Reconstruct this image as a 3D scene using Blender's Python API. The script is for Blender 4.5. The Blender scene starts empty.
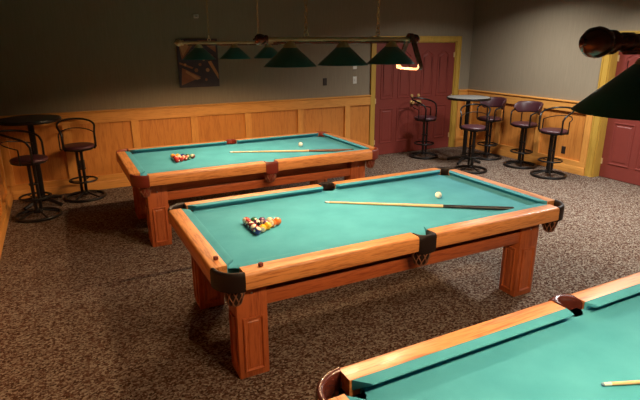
import bpy, bmesh, math, random
from mathutils import Vector, Matrix
PI = math.pi
random.seed(7)
SC = bpy.context.scene
COL = SC.collection

# ------------------------------------------------------------------ materials
def _mat(name):
    m = bpy.data.materials.new(name); m.use_nodes = True
    nt = m.node_tree
    return m, nt, nt.nodes['Principled BSDF'], nt.nodes, nt.links

def plain(name, col, rough=0.5, metal=0.0, spec=0.5, coat=0.0, bump=0.0, bscale=300, var=0.0):
    m, nt, b, N, L = _mat(name)
    b.inputs['Base Color'].default_value = (*col, 1)
    b.inputs['Roughness'].default_value = rough
    b.inputs['Metallic'].default_value = metal
    b.inputs['Specular IOR Level'].default_value = spec
    b.inputs['Coat Weight'].default_value = coat
    tc = N.new('ShaderNodeTexCoord')
    nz = N.new('ShaderNodeTexNoise'); nz.inputs['Scale'].default_value = bscale
    L.new(tc.outputs['Object'], nz.inputs['Vector'])
    if bump:
        bp = N.new('ShaderNodeBump'); bp.inputs['Strength'].default_value = bump
        bp.inputs['Distance'].default_value = 0.002
        L.new(nz.outputs['Fac'], bp.inputs['Height']); L.new(bp.outputs['Normal'], b.inputs['Normal'])
    if var:
        mx = N.new('ShaderNodeMix'); mx.data_type = 'RGBA'
        mx.inputs['A'].default_value = (*[c*(1-var) for c in col], 1)
        mx.inputs['B'].default_value = (*[min(1, c*(1+var)) for c in col], 1)
        L.new(nz.outputs['Fac'], mx.inputs['Factor']); L.new(mx.outputs['Result'], b.inputs['Base Color'])
    return m

def wood(name, c1, c2, axis='x', rough=0.42, scale=1.0, coat=0.12):
    """oak: streaks and cathedral grain running along the given object axis"""
    m, nt, b, N, L = _mat(name)
    tc = N.new('ShaderNodeTexCoord')
    mp = N.new('ShaderNodeMapping')
    long_, across = 1.3*scale, 16.0*scale
    s = {'x': (long_, across, across), 'y': (across, long_, across), 'z': (across, across, long_)}[axis]
    mp.inputs['Scale'].default_value = s
    L.new(tc.outputs['Object'], mp.inputs['Vector'])
    n1 = N.new('ShaderNodeTexNoise'); n1.inputs['Scale'].default_value = 1.6
    n1.inputs['Detail'].default_value = 5; n1.inputs['Distortion'].default_value = 1.2
    L.new(mp.outputs['Vector'], n1.inputs['Vector'])
    n2 = N.new('ShaderNodeTexNoise'); n2.inputs['Scale'].default_value = 9
    n2.inputs['Detail'].default_value = 2
    L.new(mp.outputs['Vector'], n2.inputs['Vector'])
    ad = N.new('ShaderNodeMath'); ad.operation = 'MULTIPLY_ADD'; ad.inputs[1].default_value = 0.45
    L.new(n2.outputs['Fac'], ad.inputs[0])
    ml = N.new('ShaderNodeMath'); ml.operation = 'MULTIPLY'; ml.inputs[1].default_value = 0.6
    L.new(n1.outputs['Fac'], ml.inputs[0]); L.new(ml.outputs[0], ad.inputs[2])
    cr = N.new('ShaderNodeValToRGB')
    cr.color_ramp.elements[0].position = 0.40; cr.color_ramp.elements[0].color = (*c2, 1)
    cr.color_ramp.elements[1].position = 0.56; cr.color_ramp.elements[1].color = (*c1, 1)
    L.new(ad.outputs[0], cr.inputs['Fac']); L.new(cr.outputs['Color'], b.inputs['Base Color'])
    b.inputs['Roughness'].default_value = rough
    b.inputs['Coat Weight'].default_value = coat
    b.inputs['Coat Roughness'].default_value = 0.18
    bp = N.new('ShaderNodeBump'); bp.inputs['Strength'].default_value = 0.12
    bp.inputs['Distance'].default_value = 0.001
    L.new(n2.outputs['Fac'], bp.inputs['Height']); L.new(bp.outputs['Normal'], b.inputs['Normal'])
    return m

def carpet_mat():
    m, nt, b, N, L = _mat('speckled_carpet')
    tc = N.new('ShaderNodeTexCoord')
    vo = N.new('ShaderNodeTexVoronoi'); vo.inputs['Scale'].default_value = 72
    nz = N.new('ShaderNodeTexNoise'); nz.inputs['Scale'].default_value = 75; nz.inputs['Detail'].default_value = 3
    mp = N.new('ShaderNodeMapping'); mp.inputs['Scale'].default_value = (1, 1.25, 1)
    L.new(tc.outputs['Object'], mp.inputs['Vector'])
    L.new(mp.outputs['Vector'], vo.inputs['Vector']); L.new(tc.outputs['Object'], nz.inputs['Vector'])
    sp = N.new('ShaderNodeSeparateColor'); L.new(vo.outputs['Color'], sp.inputs['Color'])
    av = N.new('ShaderNodeMath'); av.operation = 'MULTIPLY_ADD'; av.inputs[1].default_value = 0.5
    L.new(sp.outputs['Red'], av.inputs[0])
    hf = N.new('ShaderNodeMath'); hf.operation = 'MULTIPLY'; hf.inputs[1].default_value = 0.5
    L.new(nz.outputs['Fac'], hf.inputs[0]); L.new(hf.outputs[0], av.inputs[2])
    cr = N.new('ShaderNodeValToRGB'); r = cr.color_ramp; r.interpolation = 'LINEAR'
    r.elements[0].position = 0.22; r.elements[0].color = (0.028, 0.013, 0.008, 1)
    r.elements[1].position = 0.78; r.elements[1].color = (0.290, 0.258, 0.212, 1)
    e = r.elements.new(0.42); e.color = (0.092, 0.043, 0.027, 1)
    e = r.elements.new(0.58); e.color = (0.172, 0.136, 0.108, 1)
    L.new(av.outputs[0], cr.inputs['Fac']); L.new(cr.outputs['Color'], b.inputs['Base Color'])
    b.inputs['Roughness'].default_value = 0.95; b.inputs['Specular IOR Level'].default_value = 0.1
    bp = N.new('ShaderNodeBump'); bp.inputs['Strength'].default_value = 0.6; bp.inputs['Distance'].default_value = 0.004
    L.new(nz.outputs['Fac'], bp.inputs['Height']); L.new(bp.outputs['Normal'], b.inputs['Normal'])
    return m

def wallpaper_mat():
    m, nt, b, N, L = _mat('linen_wallpaper')
    tc = N.new('ShaderNodeTexCoord')
    mp = N.new('ShaderNodeMapping'); mp.inputs['Scale'].default_value = (70, 70, 5)
    L.new(tc.outputs['Object'], mp.inputs['Vector'])
    n1 = N.new('ShaderNodeTexNoise'); n1.inputs['Scale'].default_value = 1.0; n1.inputs['Detail'].default_value = 4
    L.new(mp.outputs['Vector'], n1.inputs['Vector'])
    cr = N.new('ShaderNodeValToRGB')
    cr.color_ramp.elements[0].position = 0.3; cr.color_ramp.elements[0].color = (0.252, 0.208, 0.145, 1)
    cr.color_ramp.elements[1].position = 0.7; cr.color_ramp.elements[1].color = (0.282, 0.236, 0.168, 1)
    L.new(n1.outputs['Fac'], cr.inputs['Fac']); L.new(cr.outputs['Color'], b.inputs['Base Color'])
    b.inputs['Roughness'].default_value = 0.85; b.inputs['Specular IOR Level'].default_value = 0.2
    bp = N.new('ShaderNodeBump'); bp.inputs['Strength'].default_value = 0.15; bp.inputs['Distance'].default_value = 0.002
    L.new(n1.outputs['Fac'], bp.inputs['Height']); L.new(bp.outputs['Normal'], b.inputs['Normal'])
    return m

def felt_mat():
    m, nt, b, N, L = _mat('teal_felt')
    tc = N.new('ShaderNodeTexCoord')
    n1 = N.new('ShaderNodeTexNoise'); n1.inputs['Scale'].default_value = 420; n1.inputs['Detail'].default_value = 2
    n2 = N.new('ShaderNodeTexNoise'); n2.inputs['Scale'].default_value = 5; n2.inputs['Detail'].default_value = 5
    L.new(tc.outputs['Object'], n1.inputs['Vector']); L.new(tc.outputs['Object'], n2.inputs['Vector'])
    cr = N.new('ShaderNodeValToRGB')
    cr.color_ramp.elements[0].position = 0.35; cr.color_ramp.elements[0].color = (0.040, 0.268, 0.360, 1)
    cr.color_ramp.elements[1].position = 0.68; cr.color_ramp.elements[1].color = (0.066, 0.340, 0.450, 1)
    ad = N.new('ShaderNodeMath'); ad.operation = 'MULTIPLY_ADD'; ad.inputs[1].default_value = 0.4
    hf = N.new('ShaderNodeMath'); hf.operation = 'MULTIPLY'; hf.inputs[1].default_value = 0.6
    L.new(n2.outputs['Fac'], hf.inputs[0]); L.new(n1.outputs['Fac'], ad.inputs[0]); L.new(hf.outputs[0], ad.inputs[2])
    L.new(ad.outputs[0], cr.inputs['Fac']); L.new(cr.outputs['Color'], b.inputs['Base Color'])
    b.inputs['Roughness'].default_value = 0.9; b.inputs['Specular IOR Level'].default_value = 0.15
    b.inputs['Sheen Weight'].default_value = 0.1; b.inputs['Sheen Tint'].default_value = (0.7, 1, 0.95, 1)
    return m

def ball_mat(name, col, stripe=False):
    """billiard ball: coloured or white with a coloured band, pale number spot on both cheeks"""
    m, nt, b, N, L = _mat(name)
    tc = N.new('ShaderNodeTexCoord'); sx = N.new('ShaderNodeSeparateXYZ')
    L.new(tc.outputs['Object'], sx.inputs[0])
    def absgt(sock, thr):
        a = N.new('ShaderNodeMath'); a.operation = 'ABSOLUTE'; L.new(sock, a.inputs[0])
        g = N.new('ShaderNodeMath'); g.operation = 'GREATER_THAN'; g.inputs[1].default_value = thr
        L.new(a.outputs[0], g.inputs[0]); return g.outputs[0]
    spot = absgt(sx.outputs['X'], 0.0285*0.94)
    f = spot
    if stripe:
        band = absgt(sx.outputs['Z'], 0.0285*0.68)
        mxm = N.new('ShaderNodeMath'); mxm.operation = 'MAXIMUM'
        L.new(spot, mxm.inputs[0]); L.new(band, mxm.inputs[1]); f = mxm.outputs[0]
    mx = N.new('ShaderNodeMix'); mx.data_type = 'RGBA'
    mx.inputs['A'].default_value = (*col, 1); mx.inputs['B'].default_value = (0.80, 0.72, 0.55, 1)
    L.new(f, mx.inputs['Factor']); L.new(mx.outputs['Result'], b.inputs['Base Color'])
    b.inputs['Roughness'].default_value = 0.12; b.inputs['Coat Weight'].default_value = 0.5
    return m

def glow(name, col, strength):
    m, nt, b, N, L = _mat(name)
    b.inputs['Base Color'].default_value = (*col, 1)
    b.inputs['Emission Color'].default_value = (*col, 1)
    b.inputs['Emission Strength'].default_value = strength
    return m

OAK1, OAK2 = (0.64, 0.275, 0.085), (0.37, 0.125, 0.033)
M = {
 'carpet': carpet_mat(), 'wall': wallpaper_mat(), 'felt': felt_mat(),
 'ceiling': plain('ceiling_paint', (0.07, 0.06, 0.05), 0.9, bump=0.3, bscale=90),
 'oak_x': wood('table_oak_lengthwise', OAK1, OAK2, 'x'),
 'oak_y': wood('table_oak_crosswise', OAK1, OAK2, 'y'),
 'oakd_x': wood('cabinet_oak_lengthwise', (0.40, 0.105, 0.03), (0.25, 0.055, 0.015), 'x'),
 'oakd_y': wood('cabinet_oak_crosswise', (0.40, 0.105, 0.03), (0.25, 0.055, 0.015), 'y'),
 'oakd_z': wood('leg_oak_upright', (0.40, 0.105, 0.03), (0.25, 0.055, 0.015), 'z'),
 'wains_z': wood('wainscot_oak_upright', (0.70, 0.325, 0.075), (0.58, 0.245, 0.052), 'z', rough=0.4, scale=0.8),
 'wains_x': wood('wainscot_oak_level', (0.70, 0.325, 0.075), (0.58, 0.245, 0.052), 'x', rough=0.4, scale=0.8),
 'wains_y': wood('wainscot_oak_level_side', (0.70, 0.325, 0.075), (0.58, 0.245, 0.052), 'y', rough=0.4, scale=0.8),
 'wains_panel': wood('wainscot_panel_oak', (0.60, 0.24, 0.050), (0.48, 0.17, 0.033), 'z', rough=0.4, scale=0.8),
 'casing': wood('ochre_door_casing', (0.50, 0.31, 0.055), (0.42, 0.25, 0.042), 'z', rough=0.4, scale=0.8),
 'door': plain('burgundy_door_paint', (0.195, 0.036, 0.028), 0.42, var=0.08, bscale=12),
 'brass': plain('polished_brass', (0.80, 0.56, 0.24), 0.25, metal=0.6, var=0.06, bscale=60),
 'brass_dull': plain('antique_brass', (0.70, 0.53, 0.28), 0.42, metal=0.4, var=0.1, bscale=60),
 'bronze': plain('dark_bronze', (0.20, 0.07, 0.045), 0.22, metal=0.6, coat=0.4, var=0.1, bscale=40),
 'black': plain('black_enamel', (0.007, 0.006, 0.006), 0.40, spec=0.3, var=0.2, bscale=40),
 'black_rubber': plain('black_rubber', (0.01, 0.01, 0.01), 0.7, var=0.2, bscale=60),
 'shade_out': plain('green_shade_enamel', (0.045, 0.240, 0.220), 0.28, coat=0.3, var=0.08, bscale=30),
 'shade_in': plain('white_shade_lining', (0.85, 0.83, 0.76), 0.5, var=0.02, bscale=30),
 'burgundy': plain('burgundy_vinyl', (0.055, 0.015, 0.021), 0.42, bump=0.25, bscale=160, var=0.1),
 'leather_dark': plain('black_brown_leather', (0.010, 0.005, 0.004), 0.50, spec=0.3, bump=0.3, bscale=200, var=0.2),
 'leather_red': plain('red_brown_leather', (0.16, 0.022, 0.012), 0.42, bump=0.3, bscale=200, var=0.15),
 'leather_wine': plain('wine_brown_leather', (0.075, 0.018, 0.014), 0.25, coat=0.4, bump=0.2, bscale=200, var=0.15),
 'thong': plain('tan_leather_thong', (0.20, 0.085, 0.045), 0.5, var=0.2, bscale=90),
 'slate': plain('dark_table_bed', (0.02, 0.018, 0.016), 0.8, var=0.2, bscale=20),
 'steel': plain('steel', (0.6, 0.58, 0.55), 0.3, metal=1.0, var=0.05, bscale=50),
 'laminate': plain('grey_laminate', (0.22, 0.215, 0.20), 0.35, var=0.12, bscale=70),
 'shaded_laminate': plain('shaded_laminate', (0.045, 0.042, 0.038), 0.35, var=0.12, bscale=70),  # same grey laminate, darkened to paint in the shade of the left corner
 'white': plain('white_plastic', (0.72, 0.70, 0.64), 0.4, var=0.03, bscale=50),
 'brown_plate': plain('dark_brown_plastic', (0.02, 0.012, 0.009), 0.45, var=0.1, bscale=50),
 'maple': wood('cue_maple', (0.72, 0.50, 0.27), (0.60, 0.39, 0.19), 'x', rough=0.25),
 'cue_black': plain('black_cue_wrap', (0.010, 0.009, 0.010), 0.35, var=0.2, bscale=90),
 'cue_brown': plain('brown_cue_butt', (0.20, 0.075, 0.035), 0.3, coat=0.4, var=0.2, bscale=40),
 'ivory': plain('ivory_ferrule', (0.85, 0.82, 0.74), 0.35, var=0.03, bscale=50),
 'tip_blue': plain('chalky_blue_tip', (0.16, 0.30, 0.42), 0.9, var=0.1, bscale=300),
 'chalk': plain('red_brown_chalk', (0.16, 0.030, 0.022), 0.8, var=0.2, bscale=200),
 'rack': wood('ball_rack_wood', (0.20, 0.11, 0.07), (0.13, 0.065, 0.04), 'y', rough=0.25),
 'bulb': glow('warm_bulb', (1.0, 0.655, 0.365), 1650),
 'downlight': glow('downlight_lens', (1.0, 0.94, 0.86), 2.0),
 'cue_white': plain('white_ball', (0.86, 0.82, 0.70), 0.12, coat=0.5, var=0.01, bscale=20),
 'pic_dark': plain('picture_plum', (0.045, 0.026, 0.036), 0.6, var=0.35, bscale=14),
 'pic_rust': plain('picture_rust', (0.34, 0.11, 0.045), 0.6, var=0.3, bscale=18),
 'pic_orange': plain('picture_orange', (0.55, 0.24, 0.09), 0.6, var=0.25, bscale=18),
}

# ------------------------------------------------------------------ mesh helpers
class MB:
    def __init__(s): s.bm = bmesh.new(); s.mi = 0
    def _v(s, co): return s.bm.verts.new(co)
    def _f(s, vs):
        try: f = s.bm.faces.new(vs)
        except ValueError: return None
        f.material_index = s.mi; return f
    def box(s, x0, x1, y0, y1, z0, z1, bev=0.0, seg=2):
        t = bmesh.new()
        vs = [t.verts.new((x, y, z)) for x in (x0, x1) for y in (y0, y1) for z in (z0, z1)]
        for q in ((0,1,3,2),(4,6,7,5),(0,4,5,1),(2,3,7,6),(0,2,6,4),(1,5,7,3)):
            t.faces.new([vs[i] for i in q])
        if bev: bmesh.ops.bevel(t, geom=t.edges[:], offset=bev, segments=seg, affect='EDGES', profile=0.5)
        s.merge(t); return s
    def merge(s, t, mat=None):
        mp = {}
        for v in t.verts: mp[v] = s._v(mat @ v.co if mat else v.co)
        for f in t.faces: s._f([mp[v] for v in f.verts])
        t.free()
    def tube(s, pts, r, n=8, closed=False, cap=True):
        pts = [Vector(p) for p in pts]; k = len(pts)
        rr = r if isinstance(r, (list, tuple)) else [r]*k
        tan = []
        for i in range(k):
            a = pts[(i-1) % k] if (closed or i > 0) else pts[i]
            b = pts[(i+1) % k] if (closed or i < k-1) else pts[i]
            tan.append((b-a).normalized())
        u = tan[0].orthogonal().normalized(); rings = []
        for i in range(k):
            u = (u - tan[i]*u.dot(tan[i]))
            u = u.normalized() if u.length > 1e-6 else tan[i].orthogonal().normalized()
            w = tan[i].cross(u)
            rings.append([s._v(pts[i] + (u*math.cos(2*PI*j/n) + w*math.sin(2*PI*j/n))*rr[i]) for j in range(n)])
        m = k if closed else k-1
        for i in range(m):
            A, B = rings[i], rings[(i+1) % k]
            off = 0
            if closed and i == k-1:
                off = min(range(n), key=lambda o: (A[0].co-B[o].co).length)
            for j in range(n): s._f([A[j], A[(j+1) % n], B[(j+1+off) % n], B[(j+off) % n]])
        if cap and not closed:
            s._f(rings[0][::-1]); s._f(rings[-1])
        return s
    def ring(s, c, R, r, n=32, m=8, normal='z', a0=0, a1=2*PI):
        full = abs(a1-a0-2*PI) < 1e-6
        k = n if full else n+1
        pts = []
        for i in range(k):
            a = a0+(a1-a0)*i/n; ca, sa = R*math.cos(a), R*math.sin(a)
            d = {'z': (ca, sa, 0), 'x': (0, ca, sa), 'y': (ca, 0, sa)}[normal]
            pts.append(Vector(c)+Vector(d))
        return s.tube(pts, r, m, closed=full)
    def lathe(s, prof, n=32, c=(0,0,0), axis='z', closed_prof=False):
        rings = []
        for (r, z) in prof:
            if r < 1e-6:
                d = {'z': (0,0,z), 'x': (z,0,0), 'y': (0,z,0)}[axis]
                rings.append([s._v(Vector(c)+Vector(d))])
            else:
                R = []
                for j in range(n):
                    a = 2*PI*j/n; ca, sa = r*math.cos(a), r*math.sin(a)
                    d = {'z': (ca, sa, z), 'x': (z, ca, sa), 'y': (sa, z, ca)}[axis]
                    R.append(s._v(Vector(c)+Vector(d)))
                rings.append(R)
        k = len(rings)
        for i in range(k if closed_prof else k-1):
            A, B = rings[i], rings[(i+1) % k]
            for j in range(n):
                j2 = (j+1) % n
                if len(A) == 1 and len(B) == 1: continue
                if len(A) == 1: s._f([A[0], B[j2], B[j]])
                elif len(B) == 1: s._f([A[j], A[j2], B[0]])
                else: s._f([A[j], A[j2], B[j2], B[j]])
        return s
    def prism(s, poly, z0, z1, tri=True, fr=None):
        """poly of 2D points extruded; fr(u,v,w) maps to 3D"""
        fr = fr or (lambda u, v, w: (u, v, w))
        A = [s._v(fr(u, v, z0)) for u, v in poly]; B = [s._v(fr(u, v, z1)) for u, v in poly]
        n = len(poly)
        fs = [s._f(A[::-1]), s._f(B)]
        for i in range(n): s._f([A[i], A[(i+1) % n], B[(i+1) % n], B[i]])
        if tri: bmesh.ops.triangulate(s.bm, faces=[f for f in fs if f], ngon_method='EAR_CLIP')
        return s
    def relief(s, poly, levels, fr):
        """nested outlines: levels = [(inset, depth), ...]; last one is filled"""
        prev = None
        for ins, d in levels:
            pl = offset(poly, ins); R = [s._v(fr(u, v, d)) for u, v in pl]
            if prev:
                for i in range(len(R)): s._f([prev[i], prev[(i+1) % len(R)], R[(i+1) % len(R)], R[i]])
            prev = R
        f = s._f(prev)
        if f: bmesh.ops.triangulate(s.bm, faces=[f], ngon_method='EAR_CLIP')
        return s
    def sweep(s, prof, fr, t0, t1):
        """profile (u,z) swept from t0(u) to t1(u)"""
        A = [s._v(fr(t0(u), u, z)) for u, z in prof]; B = [s._v(fr(t1(u), u, z)) for u, z in prof]
        n = len(prof)
        for i in range(n): s._f([A[i], A[(i+1) % n], B[(i+1) % n], B[i]])
        fs = [f for f in (s._f(A[::-1]), s._f(B)) if f]
        bmesh.ops.triangulate(s.bm, faces=fs, ngon_method='EAR_CLIP')
        return s
    def build(s, name, mat, parent=None, smooth=35):
        bmesh.ops.recalc_face_normals(s.bm, faces=s.bm.faces[:])
        me = bpy.data.meshes.new(name); s.bm.to_mesh(me); s.bm.free()
        for mm in (mat if isinstance(mat, (list, tuple)) else [mat]): me.materials.append(M[mm] if isinstance(mm, str) else mm)
        if smooth:
            me.shade_smooth(); me.set_sharp_from_angle(angle=math.radians(smooth))
        o = bpy.data.objects.new(name, me); COL.objects.link(o)
        if parent: o.parent = parent
        return o

def offset(poly, d):
    if abs(d) < 1e-9: return list(poly)
    n = len(poly); area = sum(poly[i][0]*poly[(i+1) % n][1]-poly[(i+1) % n][0]*poly[i][1] for i in range(n))
    sg = 1 if area > 0 else -1; out = []
    for i in range(n):
        p0, p1, p2 = Vector(poly[i-1]), Vector(poly[i]), Vector(poly[(i+1) % n])
        a = (p1-p0).normalized(); b = (p2-p1).normalized()
        na = Vector((-a.y, a.x))*sg; nb = Vector((-b.y, b.x))*sg
        bis = na+nb; bis = bis.normalized() if bis.length > 1e-6 else na
        q = p1 + bis*(d/max(0.35, bis.dot(na)))
        out.append((q.x, q.y))
    return out

def rect(u0, u1, v0, v1): return [(u0, v0), (u1, v0), (u1, v1), (u0, v1)]

def tag(o, label, cat, group=None, kind=None):
    o['label'] = label; o['category'] = cat
    if group: o['group'] = group
    if kind: o['kind'] = kind
    return o
def thing(name, label, cat, loc=(0,0,0), rz=0, group=None):
    o = bpy.data.objects.new(name, None); COL.objects.link(o)
    o.empty_display_size = 0.1
    o.location = loc; o.rotation_euler = (0, 0, rz)
    return tag(o, label, cat, group)
def copy_tree(o, parent=None):
    c = o.copy(); COL.objects.link(c)
    if parent: c.parent = parent
    for ch in list(o.children):
        copy_tree(ch, c)
    return c
def dup(root, loc, rz, label):
    c = copy_tree(root); c.location = loc; c.rotation_euler = (0, 0, rz); c['label'] = label
    return c
def struct(o):
    o['kind'] = 'structure'; return o

# ------------------------------------------------------------------ room shell
XL, XR, YF, YB, ZC = -0.76, 7.25, -2.4, 7.82, 2.95
T = 0.20
D1 = (5.07, 6.88, 2.02)                    # double door in the back wall: x0, x1, height
D2 = (3.95, 4.95, 2.05)                    # door in the right wall: y0, y1, height
struct(MB().box(XL-T, XR+T, YF-T, YB+T, -0.1, 0).build('floor', 'carpet'))
struct(MB().box(XL-T, XR+T, YF-T, YB+T, ZC, ZC+0.1).build('ceiling', 'ceiling'))
struct(MB().box(XL-T, XL, YF-T, YB+T, 0, ZC).build('wall_left', 'wall'))
struct(MB().box(XL, XR, YF-T, YF, 0, ZC).build('wall_front', 'wall'))
b = MB(); b.box(XL, D1[0], YB, YB+T, 0, ZC); b.box(D1[1], XR, YB, YB+T, 0, ZC); b.box(D1[0], D1[1], YB, YB+T, D1[2], ZC)
struct(b.build('wall_back', 'wall'))
b = MB(); b.box(XR, XR+T, YF-T, D2[0], 0, ZC); b.box(XR, XR+T, D2[1], YB+T, 0, ZC); b.box(XR, XR+T, D2[0], D2[1], D2[2], ZC)
struct(b.build('wall_right', 'wall'))

# wainscot: recessed backing, rails, stiles, cap; mapping fr(u, v, w): along wall, up, out of wall
frB = lambda u, v, w: (u, YB-w, v)
frR = lambda u, v, w: (XR-w, u, v)
frL = lambda u, v, w: (XL+w, u, v)
CAP = 1.115
def bar(b, fr, u0, u1, v0, v1, w0, w1):
    b.prism(rect(u0, u1, v0, v1), w0, w1, False, fr)
tn = [0]
def wainscot(fr, u0, u1, stiles, matL, side):
    tn[0] += 1
    p = MB(); bar(p, fr, u0, u1, 0, CAP-0.02, 0, 0.010)
    root = struct(p.build('trim_%d' % tn[0], 'wains_panel', smooth=0))
    r = MB(); bar(r, fr, u0, u1, 0.955, CAP-0.02, 0.010, 0.042); r.build('top_rail', matL, root, 0)
    r = MB(); bar(r, fr, u0, u1, 0.10, 0.20, 0.010, 0.042); r.build('bottom_rail', matL, root, 0)
    for s in stiles:
        q = MB(); a, c = max(u0, s-0.052), min(u1, s+0.052)
        bar(q, fr, a, c, 0.20, 0.955, 0.010, 0.042)
        q.build('stile', 'wains_z', root, 0)
    c = MB()
    prof = [(0, CAP-0.024), (0.040, CAP-0.024), (0.046, CAP-0.016), (0.058, CAP-0.010), (0.058, CAP+0.004), (0.050, CAP+0.010), (0, CAP+0.010)]
    c.sweep(prof, lambda t, u, z: fr(t, z, u), lambda u: u0, lambda u: u1)
    c.build('cap_rail', matL, root, 30)
    bb = MB()
    bb.sweep([(0.010, 0), (0.054, 0), (0.054, 0.10), (0.046, 0.118), (0.010, 0.118)], lambda t, u, z: fr(t, z, u), lambda u: u0, lambda u: u1)
    struct(bb.build('baseboard_%s' % side, matL, None, 30))
wainscot(frB, XL, 4.965, [-0.70, 0.07, 0.965, 1.82, 2.68, 3.60, 4.50], 'wains_x', 'back')
wainscot(frB, 6.985, XR, [7.03, 7.22], 'wains_x', 'back_corner')
wainscot(frR, 5.06, YB-0.06, [5.11, 6.02, 6.92, 7.70], 'wains_y', 'right')
wainscot(frR, YF, 3.84, [-2.3, -1.4, -0.5, 0.4, 1.3, 2.2, 3.1, 3.79], 'wains_y', 'right_front')
wainscot(frL, YF, YB-0.06, [-1.5, -0.6, 0.3, 1.2, 2.1, 3.0, 3.9, 4.8, 5.7, 6.6, 7.45], 'wains_y', 'left')

# doors
def arch(u0, u1, v0, v1, rise):
    pts = [(u0, v0), (u1, v0), (u1, v1-rise)]
    n = 12
    for i in range(1, n):
        t = i/n; u = u1+(u0-u1)*t
        pts.append((u, v1-rise+rise*(0.5-0.5*math.cos(2*PI*t))))
    pts.append((u0, v1-rise)); return pts
LEV = [(0, 0.0), (0.004, 0.009), (0.018, 0.009), (0.026, -0.003), (0.045, -0.003), (0.060, 0.006)]
def door_leaf(fr, u0, u1, h, knob_u, parent):
    lf = MB(); bar(lf, fr, u0, u1, 0.008, h, -0.060, -0.015)
    leaf = lf.build('door_leaf', 'door', parent, 0)
    w = u1-u0; st = 0.115; mid = 0.085
    cols = [(u0+st, u0+w/2-mid/2), (u0+w/2+mid/2, u1-st)]
    frp = lambda u, v, wd: fr(u, v, -0.0148+wd)
    for a, c in cols:
        MB().relief(arch(a, c, 1.03, 1.87, 0.07), LEV, frp).build('door_panel', 'door', leaf, 0)
        MB().relief(rect(a, c, 0.22, 0.86), LEV, frp).build('door_panel', 'door', leaf, 0)
    k = MB()
    def lath(prof, v):
        rings = []
        for r, d in prof:
            rings.append([k._v(fr(knob_u+r*math.cos(2*PI*j/20), v+r*math.sin(2*PI*j/20), -0.016+d)) for j in range(20)])
        for A, B in zip(rings, rings[1:]):
            for j in range(20): k._f([A[j], A[(j+1) % 20], B[(j+1) % 20], B[j]])
        k._f(rings[-1])
    lath([(0.036, 0), (0.036, 0.008), (0.014, 0.014), (0.014, 0.035), (0.030, 0.045), (0.034, 0.058), (0.028, 0.070), (0.010, 0.076)], 0.94)
    lath([(0.032, 0), (0.032, 0.012), (0.026, 0.020), (0.008, 0.022)], 1.06)
    k.build('door_knob', 'brass', leaf)
    hg = MB()
    hu = u0+0.012 if abs(knob_u-u0) > w/2 else u1-0.012
    for v in (0.25, 1.0, 1.78): bar(hg, fr, hu-0.012, hu+0.012, v-0.045, v+0.045, -0.015, -0.009)
    hg.build('hinge', 'brass_dull', leaf, 0)
def casing(fr, u0, u1, h, cw, parent, depth):
    c = MB()
    bar(c, fr, u0-cw, u0, 0, h+cw, 0, 0.022); bar(c, fr, u1, u1+cw, 0, h+cw, 0, 0.022); bar(c, fr, u0, u1, h, h+cw, 0, 0.022)
    bar(c, fr, u0-cw, u0-cw+0.018, 0, h+cw, 0.022, 0.032); bar(c, fr, u1+cw-0.018, u1+cw, 0, h+cw, 0.022, 0.032)
    bar(c, fr, u0-cw, u1+cw, h+cw-0.018, h+cw, 0.022, 0.032)
    c.build('door_casing', 'casing', parent, 0)
    j = MB()
    bar(j, fr, u0-0.001, u0+0.018, 0, h, -depth, 0.001); bar(j, fr, u1-0.018, u1+0.001, 0, h, -depth, 0.001); bar(j, fr, u0, u1, h-0.018, h+0.001, -depth, 0.001)
    j.build('door_jamb', 'casing', parent, 0)
d1 = bpy.data.objects.new('door_1', None); COL.objects.link(d1); struct(d1)
casing(frB, D1[0], D1[1], D1[2], 0.095, d1, 0.10)
mid = (D1[0]+D1[1])/2
door_leaf(frB, D1[0]+0.020, mid-0.002, D1[2]-0.020, mid-0.075, d1)
door_leaf(frB, mid+0.002, D1[1]-0.020, D1[2]-0.020, mid+0.075, d1)
d2 = bpy.data.objects.new('door_2', None); COL.objects.link(d2); struct(d2)
casing(frR, D2[0], D2[1], D2[2], 0.105, d2, 0.19)
door_leaf(lambda u, v, w: frR(u, v, w-0.13), D2[0]+0.020, D2[1]-0.020, D2[2]-0.020, D2[0]+0.095, d2)

# ------------------------------------------------------------------ wall fittings
def plate(fr, u, v, mat, kind, label, cat, name):
    root = thing(name, label, cat, fr(u, v, 0.0))
    o = Vector(fr(u, v, 0.0))
    f2 = lambda a, c, w: tuple(Vector(fr(u+a, v+c, w))-o)
    p = MB(); p.relief(rect(-0.037, 0.037, -0.060, 0.060), [(0, 0), (0, 0.004), (0.004, 0.007)], f2); p.build('cover_plate', mat, root, 20)
    q = MB()
    if kind == 'switch': q.prism(rect(-0.006, 0.006, -0.012, 0.014), 0.007, 0.017, False, f2); q.build('toggle', mat, root, 0)
    else:
        for c in (-0.024, 0.024):
            q = MB(); q.prism(rect(-0.016, 0.016, c-0.014, c+0.014), 0.0065, 0.009, False, f2)
            q.build('socket', mat, root, 0)
    return root
frBw = lambda u, v, w: frB(u, v, w+0.0)
plate(frBw, 4.655, 1.388, 'white', 'switch', 'white light switch on the back wall left of the double doors', 'light switch', 'light_switch')
plate(frBw, 4.655, 1.632, 'white', 'switch', 'white switch plate high on the back wall, half behind a lamp shade', 'light switch', 'switch_plate')
plate(frBw, 4.073, 1.380, 'brown_plate', 'outlet', 'dark brown cover plate on the back wall above the oak panelling', 'wall plate', 'wall_plate')
frRw = lambda u, v, w: frR(u, v, w+0.0102)
plate(frRw, 5.50, 0.33, 'brown_plate', 'outlet', 'dark socket low on the right wall beside the ochre door casing', 'socket', 'wall_socket')
frB2 = lambda u, v, w: frB(u, v, w+0.0102)
plate(frB2, 0.20, 0.385, 'brown_plate', 'outlet', 'dark socket low on the back wall behind the left bar stool', 'socket', 'wall_socket')
o = Vector(frB(1.968, 2.385, 0))
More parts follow.
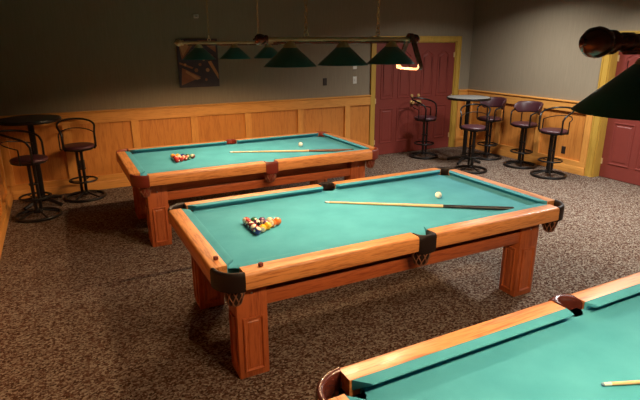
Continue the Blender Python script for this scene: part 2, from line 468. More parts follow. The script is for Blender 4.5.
th = thing('thermostat', 'small pale thermostat high on the back wall above the picture', 'thermostat', o)
MB().box(-0.035, 0.035, -0.022, 0, -0.026, 0.026, 0.004).build('case', 'white', th)
MB().box(-0.018, 0.018, -0.025, -0.021, -0.010, 0.012, 0.001).build('dial_window', 'laminate', th)

# picture: unframed canvas with generic shapes
pic = thing('wall_picture', 'dark canvas picture with rust triangles on the back wall', 'picture', (1.95, YB, 1.73))
c = MB(); c.box(-0.30, 0.30, -0.032, 0, -0.345, 0.345, 0.003)
def flat(poly, mi, d=-0.0335):
    c.mi = mi; c.prism(poly, d, -0.030, True, lambda u, v, w: (u, w, v)); c.mi = 0
def disc(u, v, r, mi): flat([(u+r*math.cos(a*PI/8), v+r*math.sin(a*PI/8)) for a in range(16)], mi, -0.034)
flat([(-0.28, 0.31), (-0.02, 0.31), (-0.24, 0.05)], 1)
flat([(-0.26, 0.24), (-0.10, 0.28), (-0.22, 0.10)], 2, -0.0338)
flat([(0.00, 0.32), (0.27, 0.32), (0.27, 0.15), (0.12, 0.26)], 1)
flat([(0.14, 0.02), (0.19, 0.03), (0.29, -0.16), (0.29, -0.24)], 2)
flat([(-0.27, -0.31), (-0.25, -0.06), (0.03, -0.20)], 1)
flat([(-0.19, -0.10), (0.02, -0.22), (-0.04, -0.24), (-0.20, -0.13)], 2, -0.0338)
flat([(-0.28, 0.02), (-0.08, -0.06), (-0.10, -0.08), (-0.28, -0.01)], 1)
for (u, v, r, mi) in ((-0.04,-0.10,.028,1),(0.13,-0.10,.028,2),(0.02,-0.02,.022,1),(0.08,0.05,.020,2),(-0.12,0.10,.024,2),(0.02,0.14,.022,1),(-0.20,-0.02,.02,2),(0.20,0.10,.022,1),(0.10,-0.24,.02,1)):
    disc(u, v, r, mi)
c.build('canvas', ['pic_dark', 'pic_rust', 'pic_orange'], pic, 0)

# ------------------------------------------------------------------ pool tables
L_, W_, H_ = 2.853, 1.501, 0.80
BED = 0.757
def make_table(x0, y0, label, leather, gloss_group):
    root = thing('pool_table', label, 'pool table', (x0+L_/2, y0+W_/2, 0), 0, 'oak pool tables with teal cloth')
    hx, hy = L_/2, W_/2
    # cloth-covered bed with pocket cut-outs
    ci = 0.118; cr_ = 0.088; e = 0.095
    pts = []
    def corner(sx, sy):
        cx, cy = sx*(hx-ci), sy*(hy-ci)
        n = 10; out = []
        a_out = math.atan2(sy, sx)
        for i in range(n+1):
            a = a_out + (PI*0.62)*(1-2*i/n)            # circle arc bulging toward the table middle
            a = a + PI
            out.append((cx+cr_*math.cos(a), cy+cr_*math.sin(a)))
        return out
    def sidep(sy):
        cy = sy*(hy-0.070); out = []
        for i in range(9):
            a = PI*i/8
            out.append((0.062*math.cos(a), cy-sy*0.062*math.sin(a)))
        return out
    ex, ey = hx-e, hy-e
    def build_outline():
        o = []
        def arc_sorted(arc, first): return arc if (Vector(arc[0])-Vector(first)).length < (Vector(arc[-1])-Vector(first)).length else arc[::-1]
        def jn(seq):
            o.extend(seq)
        # CCW from bottom-left
        c_bl = arc_sorted(corner(-1,-1), (-ex, 0)); c_br = arc_sorted(corner(1,-1), (0, -ey))
        c_tr = arc_sorted(corner(1,1), (ex, 0)); c_tl = arc_sorted(corner(-1,1), (0, ey))
        s_b = arc_sorted(sidep(-1), (-ex, -ey)); s_t = arc_sorted(sidep(1), (ex, ey))
        cl = 0.205
        jn([(-ex, -hy+cl)]); jn(c_bl); jn([(-hx+cl, -ey)])
        jn([(-0.075, -ey)]); jn(s_b); jn([(0.075, -ey)])
        jn([(hx-cl, -ey)]); jn(c_br); jn([(ex, -hy+cl)])
        jn([(ex, hy-cl)]); jn(c_tr); jn([(hx-cl, ey)])
        jn([(0.075, ey)]); jn(s_t); jn([(-0.075, ey)])
        jn([(-hx+cl, ey)]); jn(c_tl); jn([(-ex, hy-cl)])
        return o
    outl = build_outline()
    MB().prism(outl, BED-0.030, BED).build('playing_surface', 'felt', root, 30)
    MB().prism([(p[0]*0.985, p[1]*0.985) for p in outl], 0.690, BED-0.0302).build('table_bed', 'slate', root, 0)
    # rails and cushions
    prof = [(0.100, 0.700), (0.018, 0.694), (0.006, 0.697), (0.0, 0.706), (0.0, 0.782), (0.003, 0.792), (0.010, 0.799), (0.020, 0.801), (0.100, 0.802)]
    cus = [(0.100, 0.7580), (0.100, 0.801), (0.128, 0.8025), (0.150, 0.8025), (0.1575, 0.8005), (0.1575, 0.797), (0.150, 0.790), (0.112, 0.786), (0.108, 0.7580)]  # hollow below the nose is invented, shaped to hold a dark band of shade
    def k(u): return max(0, u-0.100)
    sides = []
    for sy in (-1, 1):
        f = (lambda sy: lambda t, u, z: (t, sy*(hy-u), z))(sy)
        sides.append((f, -hx, -0.0, 'L0', 'oak_x')); sides.append((f, 0.0, hx, 'L1', 'oak_x'))
    for sx in (-1, 1):
        f = (lambda sx: lambda t, u, z: (sx*(hx-u), t, z))(sx)
        sides.append((f, -hy, hy, 'E', 'oak_y'))
    for f, a, c_, kind, mt in sides:
        if kind == 'L0': r0, r1 = a+0.155, -0.070; q0 = lambda u: a+0.165+1.0*k(u); q1 = lambda u: -0.066-0.35*k(u)
        elif kind == 'L1': r0, r1 = 0.070, c_-0.155; q0 = lambda u: 0.066+0.35*k(u); q1 = lambda u: c_-0.165-1.0*k(u)
        else: r0, r1 = a+0.155, c_-0.155; q0 = lambda u: a+0.165+1.0*k(u); q1 = lambda u: c_-0.165-1.0*k(u)
        MB().sweep(prof, f, lambda u: r0, lambda u: r1).build('rail', mt, root, 40)
        MB().sweep(cus, f, q0, q1).build('cushion', 'felt', root, 40)
    # pockets
    def basket(par, cx, cy, r=0.062):
        b = MB(); b.lathe([(r*0.86, 0.700), (r*0.98, 0.675), (r*0.95, 0.635), (r*0.75, 0.590), (r*0.40, 0.568), (0, 0.562)], 18, (cx, cy, 0))
        ob = b.build('pocket_basket', leather, par)
        n = MB()
        for i in range(9):
            for sgn in (1, -1):
                pp = []
                for j in range(7):
                    t = j/6; a = 2*PI*i/9+sgn*t*0.9
                    rr = r*(1.02-0.42*t**2.2); pp.append((cx+rr*math.cos(a), cy+rr*math.sin(a), 0.690-0.114*t))
                n.tube(pp, 0.0042, 5)
        n.ring((cx, cy, 0.690), r*1.01, 0.005, 20, 6)
        n.build('pocket_netting', 'thong', par)
    def corner_pocket(sx, sy):
        pk = MB()
        n = 14; oc = 0.158; R0, R1 = 0.158, 0.126
        def P(ax, ay): return (sx*(hx-ax), sy*(hy-ay))
        outer = [(oc-R0*math.cos(PI/2*i/n), oc-R0*math.sin(PI/2*i/n)) for i in range(n+1)]
        inner = [(oc-R1*math.cos(PI/2*i/n), oc-R1*math.sin(PI/2*i/n)) for i in range(n+1)]
        # rounded ring section: outer wall, rolled lip, inner wall
        rows = []
        for i in range(n+1):
            ox, oy = outer[i]; ix, iy = inner[i]
            def mixp(t): return (ox+(ix-ox)*t, oy+(iy-oy)*t)
            row = []
            for t, z in ((0.10, 0.688), (0.0, 0.694), (-0.02, 0.775), (0.02, 0.793), (0.18, 0.803), (0.5, 0.806), (0.82, 0.803), (0.97, 0.793), (1.0, 0.775), (0.92, 0.688)):
                q = P(*mixp(t)); row.append(pk._v((q[0], q[1], z)))
            rows.append(row)
        m = len(rows[0])
        for A, B in zip(rows, rows[1:]):
            for j in range(m): pk._f([A[j], A[(j+1) % m], B[(j+1) % m], B[j]])
        pk._f(rows[0]); pk._f(rows[-1][::-1])
        ob = pk.build('pocket', leather, root, 50)
        q = P(0.120, 0.104); basket(ob, q[0], q[1], 0.058)
    def side_pocket(sy):
        pk = MB(); n = 14
        rows = []
        for i in range(n+1):
            s_ = -1+2*i/n
            x = 0.071*s_
            ai = PI*(i/n)
            inx, iny = -0.058*math.cos(ai), 0.098-0.082*math.sin(ai)
            ox, oy = x, -0.004-0.010*(1-s_*s_)
            row = []
            for t, z in ((0.06, 0.676), (0.0, 0.682), (0.0, 0.780), (0.03, 0.796), (0.15, 0.805), (0.5, 0.807), (0.85, 0.804), (0.98, 0.795), (1.0, 0.780), (0.95, 0.676)):
                row.append(pk._v((ox+(inx-ox)*t, sy*(hy-(oy+(iny-oy)*t)), z)))
            rows.append(row)
        m = len(rows[0])
        for A, B in zip(rows, rows[1:]):
            for j in range(m): pk._f([A[j], A[(j+1) % m], B[(j+1) % m], B[j]])
        pk._f(rows[0]); pk._f(rows[-1][::-1])
        ob = pk.build('pocket', leather, root, 50)
        basket(ob, 0, sy*(hy-0.066), 0.066)
    for sx in (-1, 1):
        for sy in (-1, 1): corner_pocket(sx, sy)
    for sy in (-1, 1): side_pocket(sy)
    # apron (cabinet boards) between the legs
    ix, iy, lw, ll = 0.146, 0.171, 0.198, 0.171
    for sy in (-1, 1):
        a = MB(); y = sy*(hy-iy-0.012); a.box(-hx+ix+lw, hx-ix-lw, min(y, y-sy*0.03), max(y, y-sy*0.03), 0.480, 0.575, 0.003)
        a.build('apron', 'oakd_x', root)
    for sx in (-1, 1):
        a = MB(); x = sx*(hx-ix-0.012); a.box(min(x, x-sx*0.03), max(x, x-sx*0.03), -hy+iy+ll, hy-iy-ll, 0.480, 0.575, 0.003)
        a.build('apron', 'oakd_y', root)
    MB().box(-hx+0.25, hx-0.25, -hy+0.25, hy-0.25, 0.520, 0.6899).build('under_frame', 'oakd_x', root, 0)
    # legs: square box legs with a raised panel frame on each face and a bolt
    PL = [(0, 0.0), (0.002, 0.011), (0.009, 0.012), (0.016, 0.001), (0.030, 0.0006), (0.036, 0.004)]
    for sx in (-1, 1):
        for sy in (-1, 1):
            xa, xb = sorted((sx*(hx-ix), sx*(hx-ix-lw))); ya, yb = sorted((sy*(hy-iy), sy*(hy-iy-ll)))
            lg = MB().box(xa, xb, ya, yb, 0, 0.690, 0.006).build('leg', 'oakd_z', root)
            faces = [(lambda u, v, w: (u, ya-w, v), xa, xb), (lambda u, v, w: (u, yb+w, v), xa, xb),
                     (lambda u, v, w: (xa-w, u, v), ya, yb), (lambda u, v, w: (xb+w, u, v), ya, yb)]
            for ff, p0, p1 in faces:
                MB().relief(rect(p0+0.034, p1-0.030, 0.045, 0.425), PL, ff).build('leg_panel', 'oakd_z', lg, 0)
            bt = MB(); yy = ya if sy < 0 else yb
            bt.lathe([(0.0, sy*0.006), (0.006, sy*0.005), (0.008, 0.0)], 12, ((xa+xb)/2, yy, 0.585), 'y'); bt.build('bolt', 'steel', lg)
    return root

TBL = {'middle': (0.644, 2.496), 'far': (0.535, 4.99), 'near': (0.69, 0.02)}
make_table(*TBL['middle'], 'middle oak pool table with teal cloth and black leather pockets', 'leather_dark', 0)
make_table(*TBL['far'], 'farthest oak pool table with teal cloth and red leather pockets, by the back wall', 'leather_red', 0)
make_table(*TBL['near'], 'nearest oak pool table cut off by the photo edge, brown glossy pockets', 'leather_wine', 0)

# ------------------------------------------------------------------ balls
BR = 0.0285
def ball(mat, loc, label, group, seedrot=True):
    b = MB(); n = 20
    b.lathe([(BR*math.sin(PI*i/14) if 0 < i < 14 else 0, -BR*math.cos(PI*i/14)) for i in range(15)], n)
    o = b.build('billiard_ball', mat, None, 180)
    o.location = (loc[0], loc[1], BED+BR+0.0006)
    if seedrot: o.rotation_euler = (random.uniform(0, 6.28), random.uniform(0, 6.28), random.uniform(0, 6.28))
    tag(o, label, 'ball', group); return o
COLR = {'yellow': (0.80, 0.47, 0.03), 'blue': (0.03, 0.04, 0.22), 'red': (0.50, 0.035, 0.03), 'purple': (0.10, 0.025, 0.10),
        'orange': (0.75, 0.19, 0.025), 'green': (0.02, 0.13, 0.06), 'maroon': (0.17, 0.02, 0.025), 'black': (0.012, 0.012, 0.012)}
BM = {}
def bmat(name):
    if name not in BM:
        st = name.startswith('striped ')
        BM[name] = ball_mat(name.replace(' ', '_')+'_ball', COLR[name.replace('striped ', '')], st)
    return BM[name]
# rows from the five-ball back row (left) to the single tip ball (right); each row from the near side to the far side
RACK_MID = [['striped blue', 'striped red', 'striped maroon', 'maroon', 'striped red'],
            ['striped yellow', 'black', 'striped purple', 'green'],
            ['yellow', 'purple', 'purple'],
            ['striped orange', 'striped orange'],
            ['orange']]
RACK_FAR = [['red', 'red', 'striped maroon', 'orange', 'striped yellow'],
            ['red', 'striped red', 'striped orange', 'yellow'],
            ['striped red', 'maroon', 'blue'],
            ['striped green', 'striped green'],
            ['striped maroon']]
ROWN = ['five-ball back row', 'four-ball row', 'three-ball row', 'two-ball row', 'tip']
ORD = {5: ['nearest', 'second nearest', 'centre', 'second farthest', 'farthest'], 4: ['nearest', 'second nearest', 'second farthest', 'farthest'],
       3: ['nearest', 'centre', 'farthest'], 2: ['nearer', 'farther']}
def rack(rows, xb, yc, tname):
    d = 2*BR+0.0002
    for r, row in enumerate(rows):
        for j, cn in enumerate(row):
            x = xb + r*d*math.sqrt(3)/2; y = yc + (j-(len(row)-1)/2)*d
            desc = cn.replace('striped ', 'white and ')
            if len(row) == 1: lab = '%s ball at the right tip of the rack on the %s pool table' % (desc, tname)
            else: lab = '%s ball, %s of the %s, %s pool table rack' % (desc, ORD[len(row)][j], ROWN[r], tname)
            o = ball(bmat(cn), (x, y), lab, 'racked balls on the %s pool table' % tname)
            if cn == 'striped blue': o.rotation_euler = (0.5, 0.3, 0.4)
rack(RACK_MID, 1.112, 3.262, 'middle')
rack(RACK_FAR, 1.098, 5.755, 'farthest')
ball('cue_white', (2.77, 3.24), 'white cue ball beside the cue on the middle pool table', 'white cue balls', False)
ball('cue_white', (2.68, 5.81), 'white cue ball beyond the cue on the farthest pool table', 'white cue balls', False)

# ------------------------------------------------------------------ cues, built along +x with the tip at the origin
def cue(tip, ang, label, butt, wrap_from=0.72):
    Lc = 1.50; r0, r1 = 0.0070, 0.0162
    tilt = math.asin((r1-r0)/Lc)
    root = thing('pool_cue', label, 'pool cue', (tip[0], tip[1], BED+r0+0.0008), 0, 'pool cues lying on the tables')
    root.rotation_euler = (0, -tilt, ang)
    R = lambda x: r0+(r1-r0)*x/Lc
    MB().lathe([(R(0.04), 0.04), (R(wrap_from), wrap_from), (R(wrap_from)*0.5, wrap_from)], 14, (0,0,0), 'x').build('shaft', 'maple', root)
    MB().lathe([(R(0)*0.9, 0.008), (R(0), 0.010), (R(0.04), 0.040)], 14, (0,0,0), 'x').build('ferrule', 'ivory', root)
    MB().lathe([(0, 0), (0.0045, 0.001), (R(0), 0.004), (R(0), 0.010)], 14, (0,0,0), 'x').build('tip', 'tip_blue', root)
    MB().lathe([(R(wrap_from), wrap_from), (R(Lc-0.03), Lc-0.03)], 14, (0,0,0), 'x').build('butt', butt, root)
    MB().lathe([(R(Lc-0.03), Lc-0.03), (R(Lc), Lc-0.008), (R(Lc)*0.7, Lc), (0, Lc)], 14, (0,0,0), 'x').build('bumper', 'black_rubber', root)
    jc = MB(); jc.lathe([(R(wrap_from)*1.03, wrap_from-0.006), (R(wrap_from)*1.03, wrap_from+0.006)], 14, (0,0,0), 'x'); jc.build('joint_collar', 'brass_dull', root)
    return root
cue((1.858, 3.575), math.atan2(2.700-3.562, 3.078-1.872), 'pool cue with black butt lying across the middle pool table', 'cue_black', 0.95)
cue((1.765, 5.875), math.atan2(5.26-5.875, 3.10-1.765), 'pale pool cue with brown butt lying on the farthest pool table', 'cue_brown', 0.95)
cue((1.722, 1.000), math.atan2(-0.385, 0.923), 'pool cue on the nearest pool table with its tip showing at the right', 'cue_black', 0.88)

# chalk
for loc, rz, lab in (((0.712, 2.765), 0.3, 'red-brown chalk cube on the left rail of the middle pool table'),
                     ((0.915, 2.556), 0.15, 'red-brown chalk cube on the long front rail of the middle pool table')):
    b = MB(); s = 0.0115
    b.box(-s, s, -s, s, 0, 0.021, 0.002)
    o = b.build('chalk_cube', 'chalk'); o.location = (*loc, 0.8012); o.rotation_euler = (0, 0, rz)
    tag(o, lab, 'chalk', 'chalk cubes')

# ------------------------------------------------------------------ lamps over the tables
def lamp(cx, cy, zb, label, barmat, endmat, rz=0, br=0.015):
    root = thing('billiard_lamp', label, 'lamp', (cx, cy, zb), rz, 'three-shade lamps over the pool tables')
    hb = 0.60
    b = MB(); b.lathe([(0.0, -hb), (br, -hb), (br, hb), (0.0, hb)], 18, (0,0,0), 'x')
    for x in (-0.52, -0.16, 0.16, 0.52): b.lathe([(br, x-0.02), (br+0.0025, x-0.014), (br+0.0025, x+0.014), (br, x+0.02)], 18, (0,0,0), 'x')
    b.build('bar', barmat, root)
    MB().lathe([(0, -0.52), (0.009, -0.52), (0.009, 0.52), (0, 0.52)], 10, (0, 0, -0.020), 'x').build('wire_channel', 'bronze', root)
    for s in (-1, 1):
        f = MB()
        prof = [(0.0, hb+0.062), (0.006, hb+0.060), (0.008, hb+0.050), (0.022, hb+0.045), (0.033, hb+0.030), (0.036, hb+0.012), (0.032, hb-0.006), (0.024, hb-0.018), (0.028, hb-0.024), (0.028, hb-0.034), (0.019, hb-0.038)]
        f.lathe([(r, s*x) for r, x in prof], 20, (0,0,0), 'x'); f.build('finial', endmat, root)
    for i in (-1, 0, 1):
        x = i*0.405
        sh = MB()
        zt, zb_ = -0.048, -0.172
        sh.lathe([(0.040, zt), (0.044, zt), (0.1765, zb_+0.003), (0.178, zb_)], 40, (x, 0, 0))
        so = sh.build('lamp_shade', 'shade_out', root, 60)
        li = MB(); li.lathe([(0.0, zt-0.004), (0.040, zt-0.004), (0.1745, zb_+0.001), (0.178, zb_)], 40, (x, 0, 0)); li.build('shade_lining', 'shade_in', so, 60)
        cp = MB(); cp.lathe([(0.012, -0.010), (0.020, -0.016), (0.030, -0.020), (0.034, -0.032), (0.044, -0.042), (0.049, -0.052), (0.049, -0.057), (0.043, -0.057)], 24, (x, 0, 0)); cp.build('shade_cap', 'brass_dull', so)
        sk = MB(); sk.lathe([(0.016, zt-0.004), (0.016, zt-0.034), (0.013, zt-0.036)], 14, (x, 0, 0)); sk.build('bulb_socket', 'brass_dull', so)
        bl = MB(); r = 0.028; zc = zt-0.062
        bl.lathe([(0.012, zt-0.030)]+[(r*math.sin(PI*(1-a/8)) if a < 8 else 0, zc-r*math.cos(PI*(1-a/8))) for a in range(1, 9)], 12, (x, 0, 0)); bl.build('light_bulb', 'bulb', so, 180)
    for s in (-1, 1):
        x = s*0.285
        lp = MB()
        lp.ring((x, 0, 0.032), 0.016, 0.0045, 16, 6, 'y'); lp.ring((x, 0, 0.058), 0.018, 0.0040, 16, 6, 'x')
        lp.lathe([(0.019, 0.010), (0.010, 0.020), (0.0, 0.021)], 12, (x, 0, 0))
        lp.build('hanging_loop', 'brass_dull', root)
        ch = MB(); z = 0.092; top = ZC-zb; k = 0
        while z+0.02 < top-0.03:
            nrm = 'x' if k % 2 else 'y'
            pts = []
            for j in range(12):
                a = 2*PI*j/12; du, dz = 0.0105*math.cos(a), 0.0205*math.sin(a)
                pts.append((x+(du if nrm == 'y' else 0), (du if nrm == 'x' else 0), z+dz))
            ch.tube(pts, 0.0030, 5, closed=True); z += 0.0350; k += 1
        ch.tube([(x, 0, z-0.014), (x, 0, top-0.02)], 0.003, 6)
        ch.build('chain', 'brass', root)
        cn = MB(); cn.lathe([(0.0, top-0.028), (0.03, top-0.024), (0.045, top-0.008), (0.045, top), (0, top)], 18, (x, 0, 0)); cn.build('ceiling_canopy', 'brass_dull', root)
    return root
lamp(1.835, 3.2465, 2.045, 'three-shade green lamp with brass bar hanging over the middle pool table', 'brass_dull', 'bronze')
lamp(1.855, 5.74, 2.022, 'three-shade green lamp hanging over the farthest pool table', 'brass_dull', 'brass_dull')
lamp(1.745, 0.745, 2.028, 'dark three-shade lamp at the right edge, hanging over the nearest pool table', 'bronze', 'bronze', math.radians(-6.5), 0.020)

# triangle ball rack hung on the right end of the middle lamp
tr = MB()
def tri(ap_z, half, h, rad):
    C3 = [(0, ap_z), (half, ap_z-h), (-half, ap_z-h)]; out = []
    for i in range(3):
        p, a, c_ = Vector(C3[i]), Vector(C3[i-1]), Vector(C3[(i+1) % 3])
        q0 = p+(a-p).normalized()*rad; q1 = p+(c_-p).normalized()*rad
        for j in range(7):
            t = j/6; out.append((q0*(1-t)**2+p*2*t*(1-t)+q1*t*t)[:])
    return out
outer = tri(0.036, 0.165, 0.290, 0.065); inner = offset(outer, 0.015 if True else 0)
D = 0.028
A = {}
for nm, pl in (('o', outer), ('i', inner)):
    for sx in (0, 1): A[nm, sx] = [tr._v(((sx-0.5)*D*1.3, u, v)) for u, v in pl]
n = len(outer)
for i in range(n):
    j = (i+1) % n
    tr._f([A['o',0][i], A['o',0][j], A['o',1][j], A['o',1][i]]); tr._f([A['i',0][i], A['i',1][i], A['i',1][j], A['i',0][j]])
    tr._f([A['o',1][i], A['o',1][j], A['i',1][j], A['i',1][i]]); tr._f([A['o',0][i], A['i',0][i], A['i',0][j], A['o',0][j]])
t_o = tr.build('triangle_rack', 'rack', None, 40)
t_o.location = (2.408, 3.2465, 2.0800); t_o.rotation_euler = (0, 0, 0.0)
tag(t_o, 'dark wooden triangle ball rack hung over the right end of the middle lamp', 'ball rack')

# ------------------------------------------------------------------ bar stools (front = +x) and bar tables
def smooth_path(pts, n=6):
    pts = [Vector(p) for p in pts]; out = []
    P = [pts[0]*2-pts[1]]+pts+[pts[-1]*2-pts[-2]]
    for i in range(1, len(P)-2):
        for j in range(n):
            t = j/n; a, b_, c_, d = P[i-1:i+3]
            out.append(0.5*((2*b_)+(c_-a)*t+(2*a-5*b_+4*c_-d)*t*t+(3*b_-a-3*c_+d)*t**3))
    out.append(pts[-1]); return out
def make_stool(kind, label):
    root = thing('bar_stool', label, 'bar stool', (0,0,0), 0, 'black bar stools with burgundy seats')
    b = MB(); b.ring((0,0,0.019), 0.250, 0.019, 40, 8)
    for i in range(4):
        a = PI/4+i*PI/2; ca, sa = math.cos(a), math.sin(a)
        b.tube(smooth_path([(0.248*ca, 0.248*sa, 0.016), (0.17*ca, 0.17*sa, 0.032), (0.085*ca, 0.085*sa, 0.062), (0.03*ca, 0.03*sa, 0.085)]), 0.012, 8)
    b.lathe([(0.0, 0.05), (0.055, 0.05), (0.055, 0.075), (0.04, 0.095), (0.0, 0.095)], 20)
    b.build('base', 'black', root)
    c = MB()
    for i in range(3):
        a = 2*PI*i/3+0.4; c.tube([(0.036*math.cos(a), 0.036*math.sin(a), 0.085), (0.036*math.cos(a), 0.036*math.sin(a), 0.66)], 0.0195, 10)
    c.lathe([(0, 0.40), (0.052, 0.40), (0.052, 0.415), (0, 0.415)], 20); c.lathe([(0, 0.645), (0.07, 0.645), (0.09, 0.672), (0, 0.672)], 20)
    c.build('column', 'black', root)
    f = MB(); f.ring((0,0,0.250), 0.170, 0.013, 32, 8)
    for i in range(3):
        a = 2*PI*i/3+0.4; f.tube([(0.036*math.cos(a), 0.036*math.sin(a), 0.235), (0.165*math.cos(a), 0.165*math.sin(a), 0.250)], 0.008, 8)
    f.build('footrest', 'black', root)
    p = MB(); p.lathe([(0, 0.670), (0.185, 0.672), (0.198, 0.682), (0.198, 0.694), (0, 0.694)], 32); p.build('seat_pan', 'black', root)
    s = MB(); s.lathe([(0, 0.693), (0.194, 0.694), (0.202, 0.700), (0.204, 0.712), (0.198, 0.724), (0.180, 0.732), (0.10, 0.738), (0, 0.739)], 36); s.build('seat', 'burgundy', root, 60)
    bk = MB()
    R = 0.222
    def arc(a0, a1, zf, n=18, rr=R, lean=0.045):
        return [((rr+lean*math.sin(PI*i/n))*math.cos(a0+(a1-a0)*i/n), rr*math.sin(a0+(a1-a0)*i/n), zf(i/n)) for i in range(n+1)]
    if kind == 'wire':
        A0 = math.radians(62)
        up = lambda t: 0.885+0.160*math.sin(PI*t)**0.45
        hoop = arc(A0, 2*PI-A0, up, 28)
        hx_, hy_ = hoop[0][0], hoop[0][1]
        left = [(hx_*0.86, hy_*0.90, 0.680), (hx_*0.98, hy_*1.0, 0.72), (hx_, hy_, 0.80), (hx_, hy_, 0.87)]
        right = [(x, -y, z) for x, y, z in left][::-1]
        bk.tube(left+hoop+right, 0.0135, 8)
        bk.tube(arc(math.radians(95), math.radians(265), lambda t: 0.865+0.055*math.sin(PI*t), 20), 0.007, 8)
        for sy in (1, -1):
            a = math.radians(95)*sy
            bk.tube([(R*math.cos(a), R*math.sin(a), 0.865), (R*math.cos(a), R*math.sin(a), 0.682), (0.19*math.cos(a), 0.19*math.sin(a), 0.680)], 0.009, 8)
        bk.build('backrest', 'black', root)
    else:
        A0 = math.radians(58)
        for sy in (1, -1):
            bk = MB()
            pts = [(0.19*math.cos(A0), sy*0.19*math.sin(A0), 0.680), (0.215*math.cos(A0), sy*0.215*math.sin(A0), 0.70), (R*math.cos(A0), sy*R*math.sin(A0), 0.78), (R*math.cos(A0), sy*R*math.sin(A0), 0.87)]
            pts += [(R*math.cos(a), sy*R*math.sin(a), 0.90+0.02*i) for i, a in enumerate([A0+0.12, A0+0.45, A0+0.8, A0+1.15, A0+1.5])]
            bk.tube(smooth_path(pts, 3), 0.0125, 8)
            a = math.radians(128)*sy
            bk.tube([(R*math.cos(a), R*math.sin(a), 0.93), (R*math.cos(a), R*math.sin(a), 0.685), (0.18*math.cos(a), 0.18*math.sin(a), 0.680)], 0.0105, 8)
            bk.build('arm', 'black', root)
        pd = MB(); n = 26; a0, a1 = math.radians(86), math.radians(274); rows = []
        for i in range(n+1):
            t = i/n; a = a0+(a1-a0)*t
            e_ = min(1, math.sin(PI*t)*2.6)**0.5 if 0 < t < 1 else 0.05
            zc, hh, th_ = 0.958+0.020*math.sin(PI*t), 0.092*e_, 0.022*max(0.35, e_)
            row = []
            for j in range(12):
                q = 2*PI*j/12; cu, su = math.cos(q), math.sin(q)
                cu = math.copysign(abs(cu)**0.6, cu); su = math.copysign(abs(su)**0.6, su)
                rr = R+th_*cu+0.018*su*1.0; row.append(pd._v((rr*math.cos(a), rr*math.sin(a), zc+hh*su)))
            rows.append(row)
        for A_, B_ in zip(rows, rows[1:]):
            for j in range(12): pd._f([A_[j], A_[(j+1) % 12], B_[(j+1) % 12], B_[j]])
        pd._f(rows[0]); pd._f(rows[-1][::-1])
        pd.build('back_pad', 'burgundy', root, 60)
    return root
def face(dx, dy): return math.atan2(dy, dx)
wire = make_stool('wire', 'black wire-back bar stool standing in front of the burgundy double doors')
wire.location = (5.875, 7.36, 0); wire.rotation_euler.z = face(0.40, -0.92)
dup(wire, (5.89, 6.15, 0), face(-0.75, -0.66), 'black wire-back bar stool in front of the grey-topped bar table')
dup(wire, (6.73, 5.32, 0), face(-0.99, -0.08), 'black wire-back bar stool nearest the ochre casing on the right wall')
dup(wire, (0.18, 7.44, 0), face(0.10, -1.0), 'black wire-back bar stool against the back wall right of the shaded table')
dup(wire, (-0.385, 6.85, 0), face(0.95, -0.3), 'black wire-back bar stool in front of the shaded left bar table')
pad = make_stool('pad', 'burgundy padded-back bar stool in the corner behind the bar table')
pad.location = (6.83, 6.76, 0); pad.rotation_euler.z = face(-0.99, -0.12)
dup(pad, (6.86, 6.01, 0), face(-0.99, -0.08), 'burgundy padded-back bar stool at the middle of the right wall panelling')

def bar_table(loc, rz, label, top):
    root = thing('bar_table', label, 'bar table', loc, rz, 'round high bar tables')
    t = MB(); t.lathe([(0, 1.085), (0.352, 1.085), (0.352, 1.1205), (0, 1.1205)], 48); to = t.build('tabletop', top, root, 30)
    e = MB(); e.lathe([(0.350, 1.083), (0.359, 1.083), (0.362, 1.090), (0.362, 1.115), (0.358, 1.1215), (0.350, 1.1215)], 48, closed_prof=True); e.build('edge_band', 'black', to, 40)
    c = MB(); c.lathe([(0, 0.04), (0.036, 0.04), (0.036, 1.04), (0.05, 1.06), (0.11, 1.085), (0, 1.085)], 24); c.build('column', 'black', root)
    b = MB()
    for i in range(4):
        a = i*PI/2; ca, sa = math.cos(a), math.sin(a)
        b.tube(smooth_path([(0.0, 0.0, 0.085), (0.12*ca, 0.12*sa, 0.065), (0.24*ca, 0.24*sa, 0.034), (0.30*ca, 0.30*sa, 0.020)]), [0.026]*12+[0.022]*6+[0.018], 8)
        b.lathe([(0, 0), (0.018, 0), (0.018, 0.012), (0, 0.012)], 12, (0.285*ca, 0.285*sa, 0))
    b.build('base', 'black', root); return root
tb = bar_table((6.24, 6.70, 0), 0.5, 'round bar table with grey top near the right back corner', 'laminate')
bar_table((-0.335, 7.39, 0), 0.785, 'round shaded bar table in the left back corner', 'shaded_laminate')

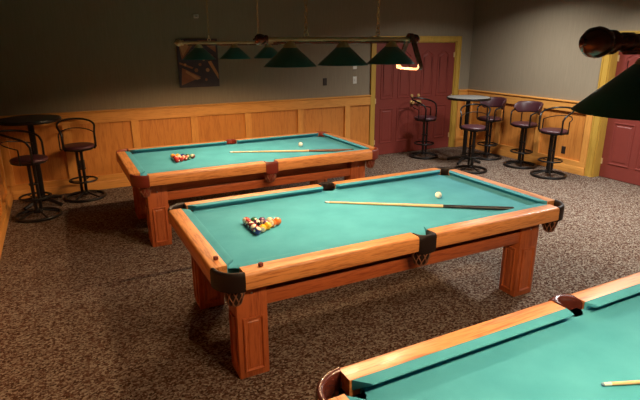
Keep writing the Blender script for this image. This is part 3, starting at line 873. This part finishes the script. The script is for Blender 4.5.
# ------------------------------------------------------------------ lights: recessed ceiling downlights along the right half of the room
def downlight(x, y, energy, label, col=(1.0, 0.96, 0.90)):
    root = thing('ceiling_light', label, 'ceiling light', (x, y, ZC), 0, 'round flush ceiling lights')
    r = MB(); r.lathe([(0.255, 0.0), (0.285, 0.0), (0.285, -0.020), (0.265, -0.030), (0.255, -0.012)], 28, closed_prof=True); r.build('trim_ring', 'white', root)
    d = MB(); d.lathe([(0, -0.010), (0.255, -0.010)], 28); d.build('lens', 'downlight', root, 0)
    li = bpy.data.lights.new('downlight_beam', 'AREA'); li.shape = 'DISK'; li.size = 0.50; li.spread = math.radians(150); li.energy = energy; li.color = col
    lo = bpy.data.objects.new('downlight_beam', li); COL.objects.link(lo); lo.parent = root; lo.location = (0, 0, -0.034)
    return root
downlight(5.8, 3.6, 104, 'round flush ceiling light above the open carpet right of the middle table')
downlight(6.0, 5.8, 42, 'round flush ceiling light near the bar table corner')
downlight(5.4, 0.9, 24, 'round flush ceiling light at the near right of the room')

# ------------------------------------------------------------------ camera
f, pitch, roll, h, yaw = 511.35, 0.301, -0.004, 2.033, -0.470
F = Vector((-math.sin(yaw), math.cos(yaw), 0)); R = Vector((math.cos(yaw), math.sin(yaw), 0)); Z = Vector((0, 0, 1))
d = F*math.cos(pitch)-Z*math.sin(pitch); U = F*math.sin(pitch)+Z*math.cos(pitch)
X = R*math.cos(roll)+U*math.sin(roll); Y = -R*math.sin(roll)+U*math.cos(roll)
cam = bpy.data.cameras.new('camera'); co = bpy.data.objects.new('camera', cam); COL.objects.link(co)
cam.sensor_fit = 'HORIZONTAL'; cam.sensor_width = 36; cam.lens = f/640*36; cam.clip_start = 0.05
mw = Matrix((X, Y, -d)).transposed().to_4x4(); mw.translation = (0, 0, h); co.matrix_world = mw
SC.camera = co

w = bpy.data.worlds.new('world'); SC.world = w; w.use_nodes = True
w.node_tree.nodes['Background'].inputs[0].default_value = (0.02, 0.017, 0.013, 1)
SC.view_settings.view_transform = 'Standard'; SC.view_settings.look = 'None'
SC.view_settings.gamma = 1; SC.view_settings.use_curve_mapping = False
SC.view_settings.exposure = 0.25
SC.cycles.use_denoising = True
SC.cycles.max_bounces = 6; SC.cycles.diffuse_bounces = 4; SC.cycles.caustics_reflective = False; SC.cycles.caustics_refractive = False
SC.cycles.sample_clamp_indirect = 3.0
